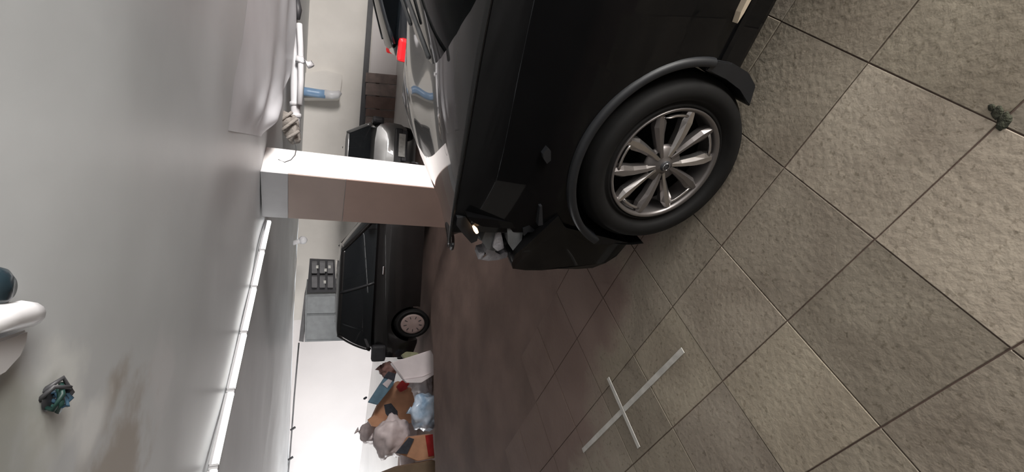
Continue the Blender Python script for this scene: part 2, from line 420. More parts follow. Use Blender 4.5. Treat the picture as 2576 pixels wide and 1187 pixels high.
bm = bmesh.new()
rp = [(683, 280), (692, 288), (705, 297), (718, 308), (730, 322), (738, 340), (742, 362)]
tube(bm, [inv @ at(x, y, DP - .12 + .03 * math.sin(i * 2)) for i, (x, y) in enumerate(rp)], [.05, .085, .13, .155, .13, .10, .05], 14)
bmesh.ops.subdivide_edges(bm, edges=bm.edges[:], cuts=2, use_grid_fill=True)
for v in bm.verts:
    v.co += .035 * noise.noise_vector(v.co * 9)
bobj('cloth', bm, M_rag, rg, True)
for k, (a, b) in enumerate((((690, 312), (735, 282)), ((704, 330), (748, 298)), ((722, 348), (752, 330)))):
    bm = bmesh.new(); tube(bm, [inv @ at(lerp(a[0], b[0], t), lerp(a[1], b[1], t) , DP - .29 + .05 * abs(t - .5)) for t in (0, .25, .5, .75, 1)], .022, 6); bobj('cloth_wrap', bm, M_rag, rg, True)
bm = bmesh.new(); tube(bm, [inv @ at(x, y, DP - .12) for x, y in ((681, 276), (690, 284))], [.05, .06], 10); bobj('pipe_end', bm, M_pipe, rg, True)
tag(rg, 'beige cloth rag wrapped around the end of the white ceiling pipe', 'rag')
cb = bmesh.new(); tube(cb, [at(x, y, d_) for x, y, d_ in ((738, 350, 6.84), (741, 358, 6.2), (744, 368, 5.3), (745, 378, 4.7), (742, 390, 4.66), (732, 402, 4.66), (716, 408, 4.66), (700, 401, 4.68))], .004, 6)
c_ = bobj('loose_wire', cb, M_dark, None, True); tag(c_, 'thin dark wire dangling from the rag in front of the bright column', 'wire')
# blue pipe stub
DB = 12.45
bp = empty('blue_pipe', at(808, 236, DB)); inv = Matrix.Translation(-bp.location)
bm = bmesh.new(); tube(bm, [inv @ at(x, y, DB) for x, y in ((752, 228), (775, 231), (800, 235), (818, 237))], .11, 12); bobj('blue_section', bm, M_blue, bp, True)
bm = bmesh.new(); tube(bm, [inv @ at(x, y, DB) for x, y in ((816, 236), (835, 239), (848, 238), (856, 232))], [.115, .11, .10, .06], 12); bobj('white_end', bm, M_pipe, bp, True)
tag(bp, 'short blue pipe with white end hanging on the cream wall', 'pipe')
wb = [at(x, y, 12.6) for x, y in ((752, 246), (854, 246), (862, 188), (820, 176), (756, 184))]
pier = solid('wall_box', wb, Vector((.08, .99, 0)) * .6, M_wallc, None, .02)
tag(pier, 'cream boxed-in duct on the wall behind the blue pipe', 'duct box')
# small fitting on the ceiling line left of the column, thin cables
ft = empty('ceiling_hook', at(752, 606, 11.6)); inv = Matrix.Translation(-ft.location)
bm = bmesh.new(); tube(bm, [inv @ at(x, y, 11.6) for x, y in ((735, 612), (748, 608), (758, 604))], .055, 10); bobj('bracket', bm, M_pipe, ft, True)
fb = blob('bulb', (inv @ at(762, 604, 11.6)), (.10, .10, .10), M_pipe, 3, .08, 2, ft)
tag(ft, 'small white lamp holder with bulb on the ceiling edge left of the column', 'lamp')
cbm = bmesh.new(); tube(cbm, [at(x, y, 13.2) for x, y in ((752, 862), (746, 930), (740, 1000), (734, 1085), (729, 1150), (724, 1200))], .022, 6)
cc = bobj('wall_cable', cbm, M_rail, None, True); tag(cc, 'grey cable running along the top of the white far wall', 'cable')
for x, y in ((735, 1078), (729, 1153)):
    k_ = bmesh.new(); tube(k_, [at(x - 4, y + 4, 13.0), at(x + 8, y - 4, 13.0)], .03, 6)
    o = bobj('cable_clip', k_, M_dark, cc)

# ------------------------------------------------------------------ things on the far walls
cabd = 12.0
cb = empty('wall_cabinet', at(822, 800, cabd)); inv = Matrix.Translation(-cb.location)
nrm = Vector((.35, 1, 0)).normalized()
def facing(name, px4, D, depth, material, parent, inv, bev=0):
    a = [inv @ at(x, y, D) for x, y in px4]
    return solid(name, a, nrm * depth, material, parent, bev)
facing('body', [(768, 742), (882, 738), (880, 856), (766, 860)], cabd, .9, M_cab, cb, inv)
facing('door', [(773, 746), (878, 743), (878, 787), (772, 789)], cabd - .03, .03, M_cab, cb, inv, .006)
facing('door', [(772, 794), (878, 792), (876, 852), (770, 855)], cabd - .03, .03, M_cab, cb, inv, .006)
facing('side_panel', [(752, 858), (764, 860), (768, 742), (764, 760)], cabd - .02, .5, M_rail, cb, inv)
tag(cb, 'grey two-door cabinet on the far wall beside the meter panel', 'cabinet')
mp = empty('meter_panel', at(812, 695, cabd)); inv = Matrix.Translation(-mp.location)
facing('backboard', [(779, 654), (842, 657), (846, 734), (772, 736)], cabd - .05, .1, M_dark, mp, inv)
for r_ in range(2):
    for q in range(3):
        x0, y0 = 784 + q * 20, 660 + r_ * 36
        facing('meter', [(x0, y0), (x0 + 14, y0), (x0 + 14, y0 + 28), (x0, y0 + 28)], cabd - .16, .1, M_rail, mp, inv, .01)
for (x0, y0) in ((795, 668), (816, 676), (826, 668), (814, 706)):
    facing('label_plate', [(x0, y0), (x0 + 6, y0), (x0 + 6, y0 + 7), (x0, y0 + 7)], cabd - .18, .02, M_plate, mp, inv)
facing('ledge', [(846, 655), (868, 660), (874, 736), (848, 736)], cabd - .05, .1, M_wallc, mp, inv)
tag(mp, 'dark panel of small meters on the far wall left of the column', 'meter panel')
# dado rail and planks on the right-hand cream wall
def on_back(x, y, off=.0):      # meet the cream back wall
    p = Vector((1.3, 13.3, 0)); d = Vector((6.2, -.8, 0)).normalized(); n = Vector((d.y, -d.x, 0)); n = -n if n.y > 0 else n
    v = ray(x, y); t = ((p + n * off - EYE).dot(n)) / v.dot(n); return EYE + v * t
rl = solid('trim_1', [on_back(x, y, .0) for x, y in ((896, 420), (910, 420), (944, -60), (930, -60))], Vector((-.16, -.99, 0)) * .05, M_dark)
tag(rl, kind='structure')
lw = solid('wall_dado', [on_back(x, y, .0) for x, y in ((915, 420), (1120, 420), (1150, -60), (947, -60))], Vector((-.16, -.99, 0)) * .02, M_wallw)
tag(lw, kind='structure')
pb = empty('plank_screen', on_back(985, 245, .3)); inv = Matrix.Translation(-pb.location)
ys = [(182, 206, M_wood2), (208, 238, M_wood2), (240, 271, M_wood), (273, 292, M_wood), (294, 309, M_wood2)]
for ya, yb, mt_ in ys:
    a = [inv @ on_back(x, y, .3) for x, y in ((921, ya), (1075, ya + 14), (1075, yb + 14), (919, yb))]
    solid('plank', a, Vector((.16, .99, 0)) * .05, mt_, pb, .006)
for xx in (945, 1030):
    a = [inv @ on_back(x, y, .24) for x, y in ((xx, 184), (xx + 10, 185), (xx + 10, 306), (xx, 306))]
    solid('batten', a, Vector((.16, .99, 0)) * .04, M_wood, pb, .004)
tag(pb, 'brown plank screen leaning under the rail of the cream wall', 'planks')

# ------------------------------------------------------------------ ceiling fitting and wires at the picture's left edge
lp = empty('ceiling_lamp', (-.20, 1.14, HC))
vs, fs = lathe([(0, -.045), (.035, -.042), (.058, -.028), (.068, -.006), (.07, 0)], 32)
o = obj('dark_lens', [(x * .62 + .052, z * .62 - .03, y * .8) for x, y, z in vs], fs, mat('lens_dark', (.02, .035, .045), .2, noise_amt=.2), lp, True)
bm = bmesh.new(); tube(bm, [(-.0, -.10, -.02), (-.003, -.03, -.026), (-.006, .02, -.026), (-.012, .05, -.024), (-.016, .062, -.016)], [.026, .027, .027, .026, .018], 14); bobj('white_arm', bm, M_pipe, lp, True)
vs = [(-.045, -.10, -.004), (-.045, .066, -.004), (-.07, .064, -.004), (-.095, .045, -.004), (-.115, -.0, -.004), (-.118, -.10, -.004)]
solid('white_plate', vs, (0, 0, -.016), M_pipe, lp, .004)
tag(lp, 'white ceiling light fitting with round dark lens, cut by the picture edge', 'light')
wr = empty('ceiling_wires', atz(122, 1002, HC)); gm = mat('wire_green', (.02, .07, .06), .5, noise_amt=.5, noise_scale=30)
bmw = mat('wire_blue', (.03, .07, .11), .5, noise_amt=.2)
for k in range(7):
    a = k * 2.4; bm = bmesh.new()
    r0 = .010 + .006 * (k % 3)
    tube(bm, [(r0 * math.cos(a), r0 * math.sin(a), .01), (r0 * 2 * math.cos(a + .8), r0 * 2 * math.sin(a + .8), -.02), (.022 * math.cos(a + 2), .022 * math.sin(a + 2) , -.032), (.03 * math.cos(a + 3.3), .012 * math.sin(a + 3.3) + .01, -.015)], .0055, 6)
    bobj('wire', bm, (bmw, gm, M_dark)[k % 3], wr, True)
vs, fs = lathe([(0, -.003), (.02, -.004), (.028, 0)], 20)
obj('hole_rim', [(x, z, y) for x, y, z in vs], fs, M_dark, wr, True)
tag(wr, 'small tangle of dark green wires poking out of the stained ceiling', 'wires')

# ------------------------------------------------------------------ tape cross on the paving
tx = empty('floor_tape_cross', (-.86, 1.85, GZ))
for (a, b, w_) in (((-.459, 1.462), (-1.243, 2.185), .026), ((-.747, 1.982), (-1.002, 1.705), .022)):
    a, b = Vector((*a, 0)), Vector((*b, 0)); d = (b - a).normalized(); n = Vector((-d.y, d.x, 0))
    # a touch wider mid-way, as pressed tape is
    N = 10; L_, R_ = [], []
    for k in range(N + 1):
        p = a.lerp(b, k / N); ww = w_ * .5 * (1 + .12 * noise.noise(Vector((k * .9, a.x * 5, 0))))
        L_.append(p + n * ww); R_.append(p - n * ww)
    pts = [p - Vector((-.86, 1.85, 0)) + Vector((0, 0, .006 if w_ > .025 else .0075)) for p in L_ + R_[::-1]]
    obj('tape_strip', *prism(pts, (0, 0, -.004)), M_tape, tx)
tag(tx, 'pale tape cross stuck on the paving near the brown stain and painted shade', 'tape mark')

# ------------------------------------------------------------------ cars: shared builders
def alloy_wheel(parent, loc, r_t, r_r, wdt, side=1, phase=20, spokes=True):
    """wheel as a part with sub-parts; outer face towards +y*side"""
    k = r_r / .224
    hub = obj('wheel', *lathe([(r_r * .96, -wdt * .9), (r_r * .98, -.03), (r_r * 1.005, -.008), (r_r * 1.02, .0), (r_r + .012, -.004), (r_r + .02, -.012),
        (r_r + .03, .008), (lerp(r_r, r_t, .45), .018), (lerp(r_r, r_t, .75), .012), (r_t - .022, -.004), (r_t - .006, -.022), (r_t, -.05),
        (r_t, -wdt + .03), (r_t - .02, -wdt), (r_r, -wdt)], 72, closed=True), M_rubber, parent, True)
    hub.location = loc
    if side < 0: hub.rotation_euler = (0, 0, math.pi)
    if not spokes:
        return hub
    vs, fs = lathe([(r_r * .90, -.09), (r_r * .93, -.012), (r_r * .945, -.003), (r_r * .99, .004), (r_r * 1.0, .0), (r_r * 1.005, -.02)], 72)
    obj('rim', vs, fs, M_alloyd, hub, True)
    vs, fs = lathe([(0, -.10), (r_r * .93, -.10)], 40); obj('brake_disc', vs, fs, M_under, hub)
    for c in range(5):
        for sgn in (-1, 1):
            a = R(phase + 72 * c + sgn * 17)
            e = Vector((math.cos(a), 0, math.sin(a))); t = Vector((-math.sin(a), 0, math.cos(a))); Y = Vector((0, 1, 0))
            bm = bmesh.new(); rows = []
            for (rr, hw, top, rid) in ((.035 * k, .013, -.014, .004), (.075 * k, .013, -.012, .007), (.13 * k, .018, -.010, .009), (.172 * k, .024, -.009, .008), (.205 * k, .015, -.008, .004), (.214 * k, .010, -.008, .001)):
                sk = sgn * .008 * math.sin(min(1, rr / (.2 * k)) * 3.1)       # slight kink
                prof = [(-hw, -.030), (-hw, -.006), (-hw * .35, rid * .6), (hw * .55 * sgn, rid), (hw, -.006), (hw, -.030)]
                prof = sorted(prof, key=lambda q: 0) if sgn > 0 else [(-hw, -.030), (-hw, -.006), (-hw * .55, rid), (hw * .35, rid * .6), (hw, -.006), (hw, -.030)]
                rows.append([bm.verts.new(e * rr + t * (x + sk) + Y * (y + top)) for x, y in prof])
            for A, B in zip(rows, rows[1:]):
                for q in range(6): bm.faces.new((A[q], A[(q + 1) % 6], B[(q + 1) % 6], B[q]))
            bm.faces.new(rows[0][::-1]); bm.faces.new(rows[-1])
            bobj('spoke', bm, M_alloy if sgn > 0 else M_alloyd, hub)
        a0 = R(phase + 72 * c)                       # pocket bar joining the pair at the rim
        bm = bmesh.new(); tube(bm, [(r_r * .86 * math.cos(a0 + s_), -.012, r_r * .86 * math.sin(a0 + s_)) for s_ in (-.26, -.13, 0, .13, .26)], .006, 6); bobj('rim_bar', bm, M_alloy, hub, True)
    vs, fs = lathe([(0, -.004), (.018, -.004), (.022, -.006), (.03, -.012), (.068 * k, -.016), (.075 * k, -.035)], 40); obj('hub_face', vs, fs, M_alloyd, hub, True)
    vs, fs = lathe([(0, .002), (.017, .001), (.021, -.004)], 30); cap = obj('centre_cap', vs, fs, M_dark, hub, True)
    bm = bmesh.new(); tube(bm, [(.014 * math.cos(q * .7), .003, .014 * math.sin(q * .7)) for q in range(10)], .0016, 5); bobj('emblem', bm, M_chrome, hub, True)
    for c in range(5):
        a = R(phase + 36 + 72 * c); vs, fs = lathe([(0, -.012), (.0115, -.0118), (.0125, -.016)], 14)
        obj('lug_hole', [(x + .052 * k * math.cos(a), y, z + .052 * k * math.sin(a)) for x, y, z in vs], fs, M_under, hub)
    return hub

def loft_solid(name, sections, material, parent):
    """closed solid from full rings"""
    bm = bmesh.new(); rows = [[bm.verts.new(p) for p in s] for s in sections]; n = len(rows[0])
    for A, B in zip(rows, rows[1:]):
        for k in range(n): bm.faces.new((A[k], A[(k + 1) % n], B[(k + 1) % n], B[k]))
    bm.faces.new(rows[0][::-1]); bm.faces.new(rows[-1])
    return bobj(name, bm, material, parent, True)
def auto_smooth(o, deg=40):
    me = o.data
    bm = bmesh.new(); bm.from_mesh(me)
    for e in bm.edges:
        if len(e.link_faces) == 2: e.smooth = e.calc_face_angle(0) < R(deg)
    for f in bm.faces: f.smooth = True
    bm.to_mesh(me); bm.free()

def cabin(parent, base, roof, zb, zr, glass, paint, trim, crown=.05, pw=2.6):
    """greenhouse: base/roof = (x front centre, front bow, x rear centre, rear bow, half width front, half width rear)"""
    n = 20
    def ring(p):
        xf, bf, xr, br, wf, wr = p; out = {}
        out['windshield'] = [(xf - bf * abs(lerp(1, -1, k / n)) ** pw, lerp(wf, -wf, k / n)) for k in range(n + 1)]
        out['right'] = [(lerp(xf - bf, xr + br, k / n), lerp(-wf, -wr, k / n) - .02 * math.sin(math.pi * k / n)) for k in range(n + 1)]
        out['rear_window'] = [(xr + br * abs(lerp(-1, 1, k / n)) ** 2.6, lerp(-wr, wr, k / n)) for k in range(n + 1)]
        out['left'] = [(lerp(xr + br, xf - bf, k / n), lerp(wr, wf, k / n) + .02 * math.sin(math.pi * k / n)) for k in range(n + 1)]
        return out
    rb, rr = ring(base), ring(roof)
    xm = (base[0] + base[2]) / 2
    def pt(sec, k, t):
        a, b = rb[sec][k], rr[sec][k]; x, y = lerp(a[0], b[0], t), lerp(a[1], b[1], t)
        bl = .035 * math.sin(math.pi * t); s_ = 1 if x > xm else -1
        if sec in ('left', 'right'): y += bl * (1 if y > 0 else -1)
        else: x += bl * s_
        return Vector((x, y, lerp(zb, zr, t)))
    for sec, nm in (('windshield', 'windshield'), ('right', 'side_window'), ('rear_window', 'rear_window'), ('left', 'side_window')):
        vs, fs = grid(n, 6, lambda u, v: pt(sec, round(u * n), v)); obj(nm, vs, fs, glass, parent, True)
        bm = bmesh.new(); tube(bm, [pt(sec, 0, t / 6) for t in range(7)], .035, 8); bobj('pillar', bm, paint, parent, True)
    for sec in ('left', 'right'):
        bm = bmesh.new(); k = n // 2; tube(bm, [pt(sec, k, t / 6) for t in range(7)], .025, 8); bobj('door_pillar', bm, trim, parent, True)
    ringp = [pt(s_, k, 1) for s_ in ('windshield', 'right', 'rear_window', 'left') for k in range(n)]
    cx = sum((p.x for p in ringp)) / len(ringp); bm = bmesh.new(); rows = []
    for f, dz in ((1.03, -.03), (1.03, .012), (.85, crown * .6), (.5, crown * .92), (.2, crown)):
        rows.append([bm.verts.new((cx + (p.x - cx) * f, p.y * f, p.z + dz)) for p in ringp])
    N = len(ringp)
    for A, B in zip(rows, rows[1:]):
        for k in range(N): bm.faces.new((A[k], A[(k + 1) % N], B[(k + 1) % N], B[k]))
    bm.faces.new(rows[-1]); bobj('roof', bm, paint, parent, True)

def mirror_ring(half):   # half: list (y,z) from top centre to bottom centre -> full ring (y,z)
    return half + [(-y, z) for y, z in half[-2:0:-1]]

def far_car(label, paint, loc, rz, cover_mat, plate_at=None, tall=1.42, half=.84, lamp=None, lz=.80, sx=1.0, roof_rear=-1.50, glass=None):
    root = empty('parked_car', loc, rz); root.scale = (sx, 1, 1); tag(root, label, 'car', 'cars parked beyond the floor edge')
    st = [(-1.92, .66, .62, .34), (-1.86, .78, .84, .24), (-1.6, half, .93, .19), (-1.0, half, .95, .17), (0, half, .96, .17), (.8, half, .95, .17), (1.15, half, .91, .18), (1.6, half - .02, .84, .19), (1.9, half - .08, .74, .22), (2.02, .66, .60, .32)]
    secs = []
    for x, w_, zt, zb in st:
        hp = [(0, zt + .015), (w_ * .5, zt + .01), (w_ * .82, zt - .02), (w_ * .94, zt - .09), (w_ * .99, zt - .24), (w_, lerp(zb, zt, .45)), (w_ * .985, lerp(zb, zt, .2)), (w_ * .9, zb), (0, zb)]
        secs.append([(x, y, z) for y, z in mirror_ring(hp)])
    body = loft_solid('body', secs, paint, root)
    cs = []
    for x in (-1.2, 1.28):
        bm = bmesh.new(); bmesh.ops.create_cone(bm, cap_ends=True, segments=32, radius1=.345, radius2=.345, depth=4, matrix=T(x, 0, .29) @ Matrix.Rotation(math.pi / 2, 4, 'X'))
        c = bobj('cutter', bm, M_under); c.parent = root; cs.append(c)
    bpy.context.view_layer.update(); cut(body, cs); body.data.materials.clear(); body.data.materials.append(paint); auto_smooth(body)
    bm = box_bm(3.6, 1.2, .25, .02, mtx=T(0, 0, .42)); bobj('underbody', bm, M_under, root)
    cabin(root, (1.12, .22, -1.80, .1, .76, .74), (.28, .08, roof_rear, .06, .58, .56), .92, tall, glass or M_glass, paint, M_plast)
    for x in (-1.2, 1.28):
        for s in (-1, 1):
            wh = alloy_wheel(root, (x, s * (half - .01), .29), .29, .19, .19, s, spokes=False)
            vs, fs = lathe([(0, .012), (.06, .010), (.15, -.002), (.19, .004), (.195, -.01)], 30); o = obj('wheel_cover', vs, fs, cover_mat, wh, True)
            for q in range(9):
                a = q * 2 * math.pi / 9; bm = box_bm(.05, .006, .012, .002, mtx=Matrix.Rotation(a, 4, 'Y') @ T(.125, .006, 0)); bobj('cover_slot', bm, M_dark, wh)
    for s in (-1, 1):
        bm = box_bm(.32, .13, .22, .05, mtx=T(-1.75, s * (.80 if s < 0 else .72), lz)); bobj('tail_lamp', bm, lamp or M_dark, root)
        bm = box_bm(.16, .24, .13, .04, mtx=T(1.88, s * .60, .66)); bobj('headlamp', bm, M_chrome, root)
        bm = box_bm(.10, .16, .11, .03, mtx=T(.78, s * (half + .08), 1.0)); bobj('wing_mirror', bm, paint, root)
        bm = box_bm(.16, .02, .025, .006, mtx=T(-.15, s * (half + .005), .80)); bobj('door_handle', bm, M_chrome, root)
    bm = box_bm(.10, 1.35, .16, .03, mtx=T(-1.90, 0, .40)); bobj('rear_bumper', bm, M_plast, root)
    bm = box_bm(.10, 1.25, .14, .03, mtx=T(1.99, 0, .36)); bobj('front_bumper', bm, M_plast, root)
    py, pz_ = plate_at or (0, .58)
    bm = box_bm(.02, .46, .13, .006, mtx=T(-1.965, py, pz_)); bobj('number_plate', bm, M_plate, root)
    bm = box_bm(.03, .62, .22, .02, mtx=T(-1.93, py, pz_)); bobj('plate_recess', bm, M_dark, root)
    return root
# dark hatchback left of the column: tail to the left, nose hidden behind the column
hx = at(1040, 815, 7.15)
far_car('dark hatchback with beige wheel cover parked left of the column', M_hcar, (hx.x + 1.2 * .82, hx.y + .84, ZL), R(0), M_cover, tall=1.40, sx=.82)
# grey hatchback seen from behind, right of the column
far_car('grey hatchback seen from behind right of the bright column face', M_gcar, (1.28, 10.9, ZL), R(92), M_cover, plate_at=(-.33, .34), tall=1.34)
# dark car with red tail lamp at the top right corner
tl = at(1020, 118, 6.5); rz_ = R(-24)
far_car('slate-black car with red tail lamp beyond the black hood', M_bcar, (tl.x + 1.70 * math.cos(rz_) - .775 * math.sin(rz_), tl.y + 1.70 * math.sin(rz_) + .775 * math.cos(rz_), ZL), rz_, M_cover, tall=1.30, lamp=M_red, lz=tl.z - ZL, roof_rear=-.75, glass=glass_mat('tinted_glass', (.008, .010, .012), 1.12, .01))

# ------------------------------------------------------------------ the damaged black car in the foreground
PHI = R(145.25)
WC = Vector((.28269, 1.264575, 0))
CAR = empty('damaged_car', WC + Vector((0, 0, GZ)), PHI)
tag(CAR, 'black car in the foreground with torn-off front corner and silver alloy wheel', 'car')
CW = .9                        # half width; wheel face plane is y = 0, car centre line y = -0.9
RT, RRm = .336, .224
zo = -GZ                       # measured heights are above z = 0
crease_t = [(-3.6, 1.05), (-2.5, 1.09), (-1, 1.112), (-.36, 1.10), (0, 1.072), (.38, 1.050), (.46, 1.035)]
zc_t = [(-4, 1.10), (-1, 1.15), (-.3, 1.138), (0, 1.112), (.2, 1.078), (.37, 1.042), (.55, .983), (.74, .893), (.93, .80), (1.02, .73)]
def interps(t, x): return sum(interp(t, x + d) for d in (-.15, -.1, -.05, 0, .05, .1, .15)) / 7
def kk(Xs): return .5 * sstep(-.95, .45, Xs)
def g_(yc): return 1 - min(1, (abs(yc) / CW)) ** 2
def Zh(Xs, yc):
    cr = interps(crease_t, Xs); ce = interps(zc_t, Xs + kk(Xs)); gg = g_(yc) / g_(0); e = g_(.80)
    t = max(0, (gg - e) / (1 - e))
    return cr + (ce - cr) * t + .022 * 4 * t * (1 - t) * sstep(-1.2, -.2, Xs)
def Xp(Xs, yc): return Xs + kk(Xs) * g_(yc)
def hw(Xs):
    return 1 - .07 * max(0, (Xs - .05) / .35) ** 2 - .10 * max(0, (-2.7 - Xs) / .8) ** 2
def side_cols(Xs):
    c = interps(crease_t, Xs)
    s = hw(Xs)
    L = [(.80, c), (.822, c - .04), (.846, c - .12), (.872, c - .22), (.890, c - .33), (.902, .62), (.902, .52), (.897, .42), (.885, .33), (.85, .27), (.72, .235), (0, .225)]
    if Xs < -2.9: 
        t = (-2.9 - Xs) / .6; L = [(y, lerp(z, max(z, .32), t)) for y, z in L]
    return [(y * s, z) for y, z in L]
secs = []
stx = [-3.48, -3.4, -3.2, -2.9] + [-2.6 + .2 * k for k in range(10)] + [-.6, -.48, -.36, -.24, -.12, 0, .1, .18, .24, .28, .305]
for Xs in stx:
    half = [(yc, Zh(Xs, yc) - .013) for yc in (0, .2, .4, .58, .72)] + side_cols(Xs)
    ring = []
    for y, z in mirror_ring(half): ring.append((Xp(Xs, y), y - CW, z + zo))
    secs.append(ring)
body = loft_solid('body_shell', secs, M_blackside, CAR)
cs = []
for x in (0, -2.62):
    for s in (0, 1):
        bm = bmesh.new(); yy = -.10 if s == 0 else -1.70
        bmesh.ops.create_cone(bm, cap_ends=True, segments=64, radius1=.372, radius2=.372, depth=.56, matrix=T(x, yy, RT + zo + .004) @ Matrix.Rotation(math.pi / 2, 4, 'X'))
        c = bobj('cutter', bm, M_under); c.parent = CAR; cs.append(c)
bpy.context.view_layer.update(); cut(body, cs)
body.data.materials.clear(); body.data.materials.append(M_blackside); body.data.materials.append(M_under)
for p in body.data.polygons:
    p.material_index = 0
    c = p.center; 
    for x in (0, -2.62):
        if math.hypot(c.x - x, c.z - RT - zo) < .376 and -1.62 < c.y < -.02 : p.material_index = 1
auto_smooth(body, 35)
# hood panel: fine grid following the same surface, proud of the shell, with a rolled front lip
def hood_fn(u, v):
    Xs = lerp(-.60, .36, u); yc = lerp(-.802, .802, v)
    p = Vector((Xp(Xs, yc), yc - CW, Zh(Xs, yc) + zo))
    return p
vs, fs = grid(48, 64, hood_fn)
hood = obj('hood', vs, fs, M_black, CAR, True)
md = hood.modifiers.new('t', 'SOLIDIFY'); md.thickness = .008; md.offset = -1
bm = bmesh.new(); tube(bm, [hood_fn(1.0, v / 24) + Vector((.004, 0, -.010)) for v in range(25)], .008, 6); bobj('hood_lip', bm, M_plast2, CAR, True)
# cabin
cabin(CAR, (0, 0, 0, 0, 0, 0), (0, 0, 0, 0, 0, 0), 0, 0, M_glass, M_black, M_plast) if False else None
cab_root = CAR
def shift_cabin():
    before = set(o.name for o in bpy.data.objects)
    cabin(CAR, (-.03, .42, -3.30, .15, .78, .74), (-1.30, .14, -2.95, .08, .57, .56), 1.125 + zo, 1.53 + zo, M_glass2, M_black, M_plast, pw=4)
    for o in bpy.data.objects:
        if o.name not in before: o.location = (0, -CW, 0)
shift_cabin()
# interior seen through the glass
bm = box_bm(.42, 1.36, .12, .04, mtx=T(-.58, -CW, 1.08 + zo)); bobj('dashboard', bm, M_int, CAR)
bm = bmesh.new(); tube(bm, [(-1.02 + .10 * math.sin(a), -.50 + .18 * math.cos(a), 1.10 + zo + .16 * math.sin(a)) for a in [k * math.pi / 10 for k in range(21)]], .014, 8); bobj('steering_wheel', bm, M_int, CAR, True)
for y in (-.52, -1.28):
    bm = box_bm(.16, .46, .62, .06, mtx=T(-1.75, y, 1.05 + zo) @ Matrix.Rotation(-.25, 4, 'Y')); bobj('seat_back', bm, M_int, CAR)
    bm = box_bm(.10, .26, .18, .04, mtx=T(-1.86, y, 1.42 + zo)); bobj('headrest', bm, M_int, CAR)
# wipers at the windscreen foot
for y0, y1 in ((-.45, -.88), (-.98, -1.38)):
    bm = bmesh.new(); tube(bm, [(-.10, y0, 1.175 + zo), (-.17, lerp(y0, y1, .5), 1.205 + zo), (-.24, y1, 1.235 + zo)], .009, 6); bobj('wiper', bm, M_shard, CAR, True)
# wheels
alloy_wheel(CAR, (0, -.012, RT + zo), RT, RRm, .205, 1)
for x, s, y in ((0, -1, -2 * CW + .012), (-2.62, 1, -.012), (-2.62, -1, -2 * CW + .012)):
    alloy_wheel(CAR, (x, y, RT + zo), RT, RRm, .205, s)
# arch trims
def arch(x, yo, s, a0, a1, name='arch_trim'):
    bm = bmesh.new(); rows = []
    n = 40
    for k in range(n + 1):
        a = R(lerp(a0, a1, k / n)); e = Vector((math.cos(a), 0, math.sin(a)))
        fade = 1
        tp = sstep(0, .25, k / n); prof = [(.366, -.05), (.366, .004 + .006 * tp), (.372, .006 + .008 * tp), (.386, .004 + .008 * tp), (.394, .001), (.394, -.05)]
        rows.append([bm.verts.new(Vector((x, yo, RT + zo + .004)) + e * r + Vector((0, y * s, 0))) for r, y in prof])
    for A, B in zip(rows, rows[1:]):
        for q in range(5): bm.faces.new((A[q], A[q + 1], B[q + 1], B[q]))
        bm.faces.new((A[5], A[0], B[0], B[5]))
    bm.faces.new(rows[0]); bm.faces.new(rows[-1])
    o = bobj(name, bm, M_plast2, CAR, True); auto_smooth(o, 50)
arch(0, 0, 1, 24, 176)
arch(0, -2 * CW, -1, -2, 180); arch(-2.62, 0, 1, -2, 182); arch(-2.62, -2 * CW, -1, -2, 182)
# inner wheel housing and mud flap behind the front wheel
bm = bmesh.new(); rows = []
for k in range(25):
    a = R(lerp(-15, 195, k / 24)); rows.append([bm.verts.new((.37 * math.cos(a), y, RT + zo + .37 * math.sin(a))) for y in (-.33, -.02)])
for A, B in zip(rows, rows[1:]): bm.faces.new((A[0], A[1], B[1], B[0]))
bobj('wheel_liner', bm, M_under, CAR)
fl = [(-.350, .390), (-.385, .375), (-.393, .30), (-.378, .21), (-.345, .15), (-.275, .125), (-.285, .15), (-.325, .21), (-.345, .29)]
solid('mud_flap', [(x, .006, z + zo) for x, z in fl], (0, -.18, 0), M_plast2, CAR, .004)
# sill and door moulding
bm = box_bm(2.0, .06, .10, .02, mtx=T(-1.36, -.035, .29 + zo)); bobj('sill', bm, M_blackside, CAR)
st_ = [(-.50, .368), (-.53, .376), (-.60, .378), (-2.1, .395), (-2.1, .378), (-.60, .360), (-.53, .363)]
solid('door_moulding', [(x, .014, z + zo) for x, z in st_], (0, -.03, 0), mat('moulding_pale', (.60, .50, .38), .35, noise_amt=.1), CAR)
# door joint, door handle, wing mirror (just out of the picture)
for x in (-.72, -1.75):
    bm = box_bm(.008, .006, .62, 0, mtx=T(x, .0, .68 + zo)); bobj('door_gap', bm, M_under, CAR)
for x in (-1.55, -2.45):
    bm = box_bm(.20, .03, .03, .01, mtx=T(x, -.005, .88 + zo)); bobj('door_handle', bm, M_plast, CAR)
bm = box_bm(.14, .22, .14, .04, mtx=T(-.92, .06, 1.14 + zo)); bobj('wing_mirror', bm, M_black, CAR)
# underside
bm = box_bm(3.5, 1.25, .30, .02, mtx=T(-1.55, -CW, .42 + zo)); bobj('underbody', bm, M_under, CAR)
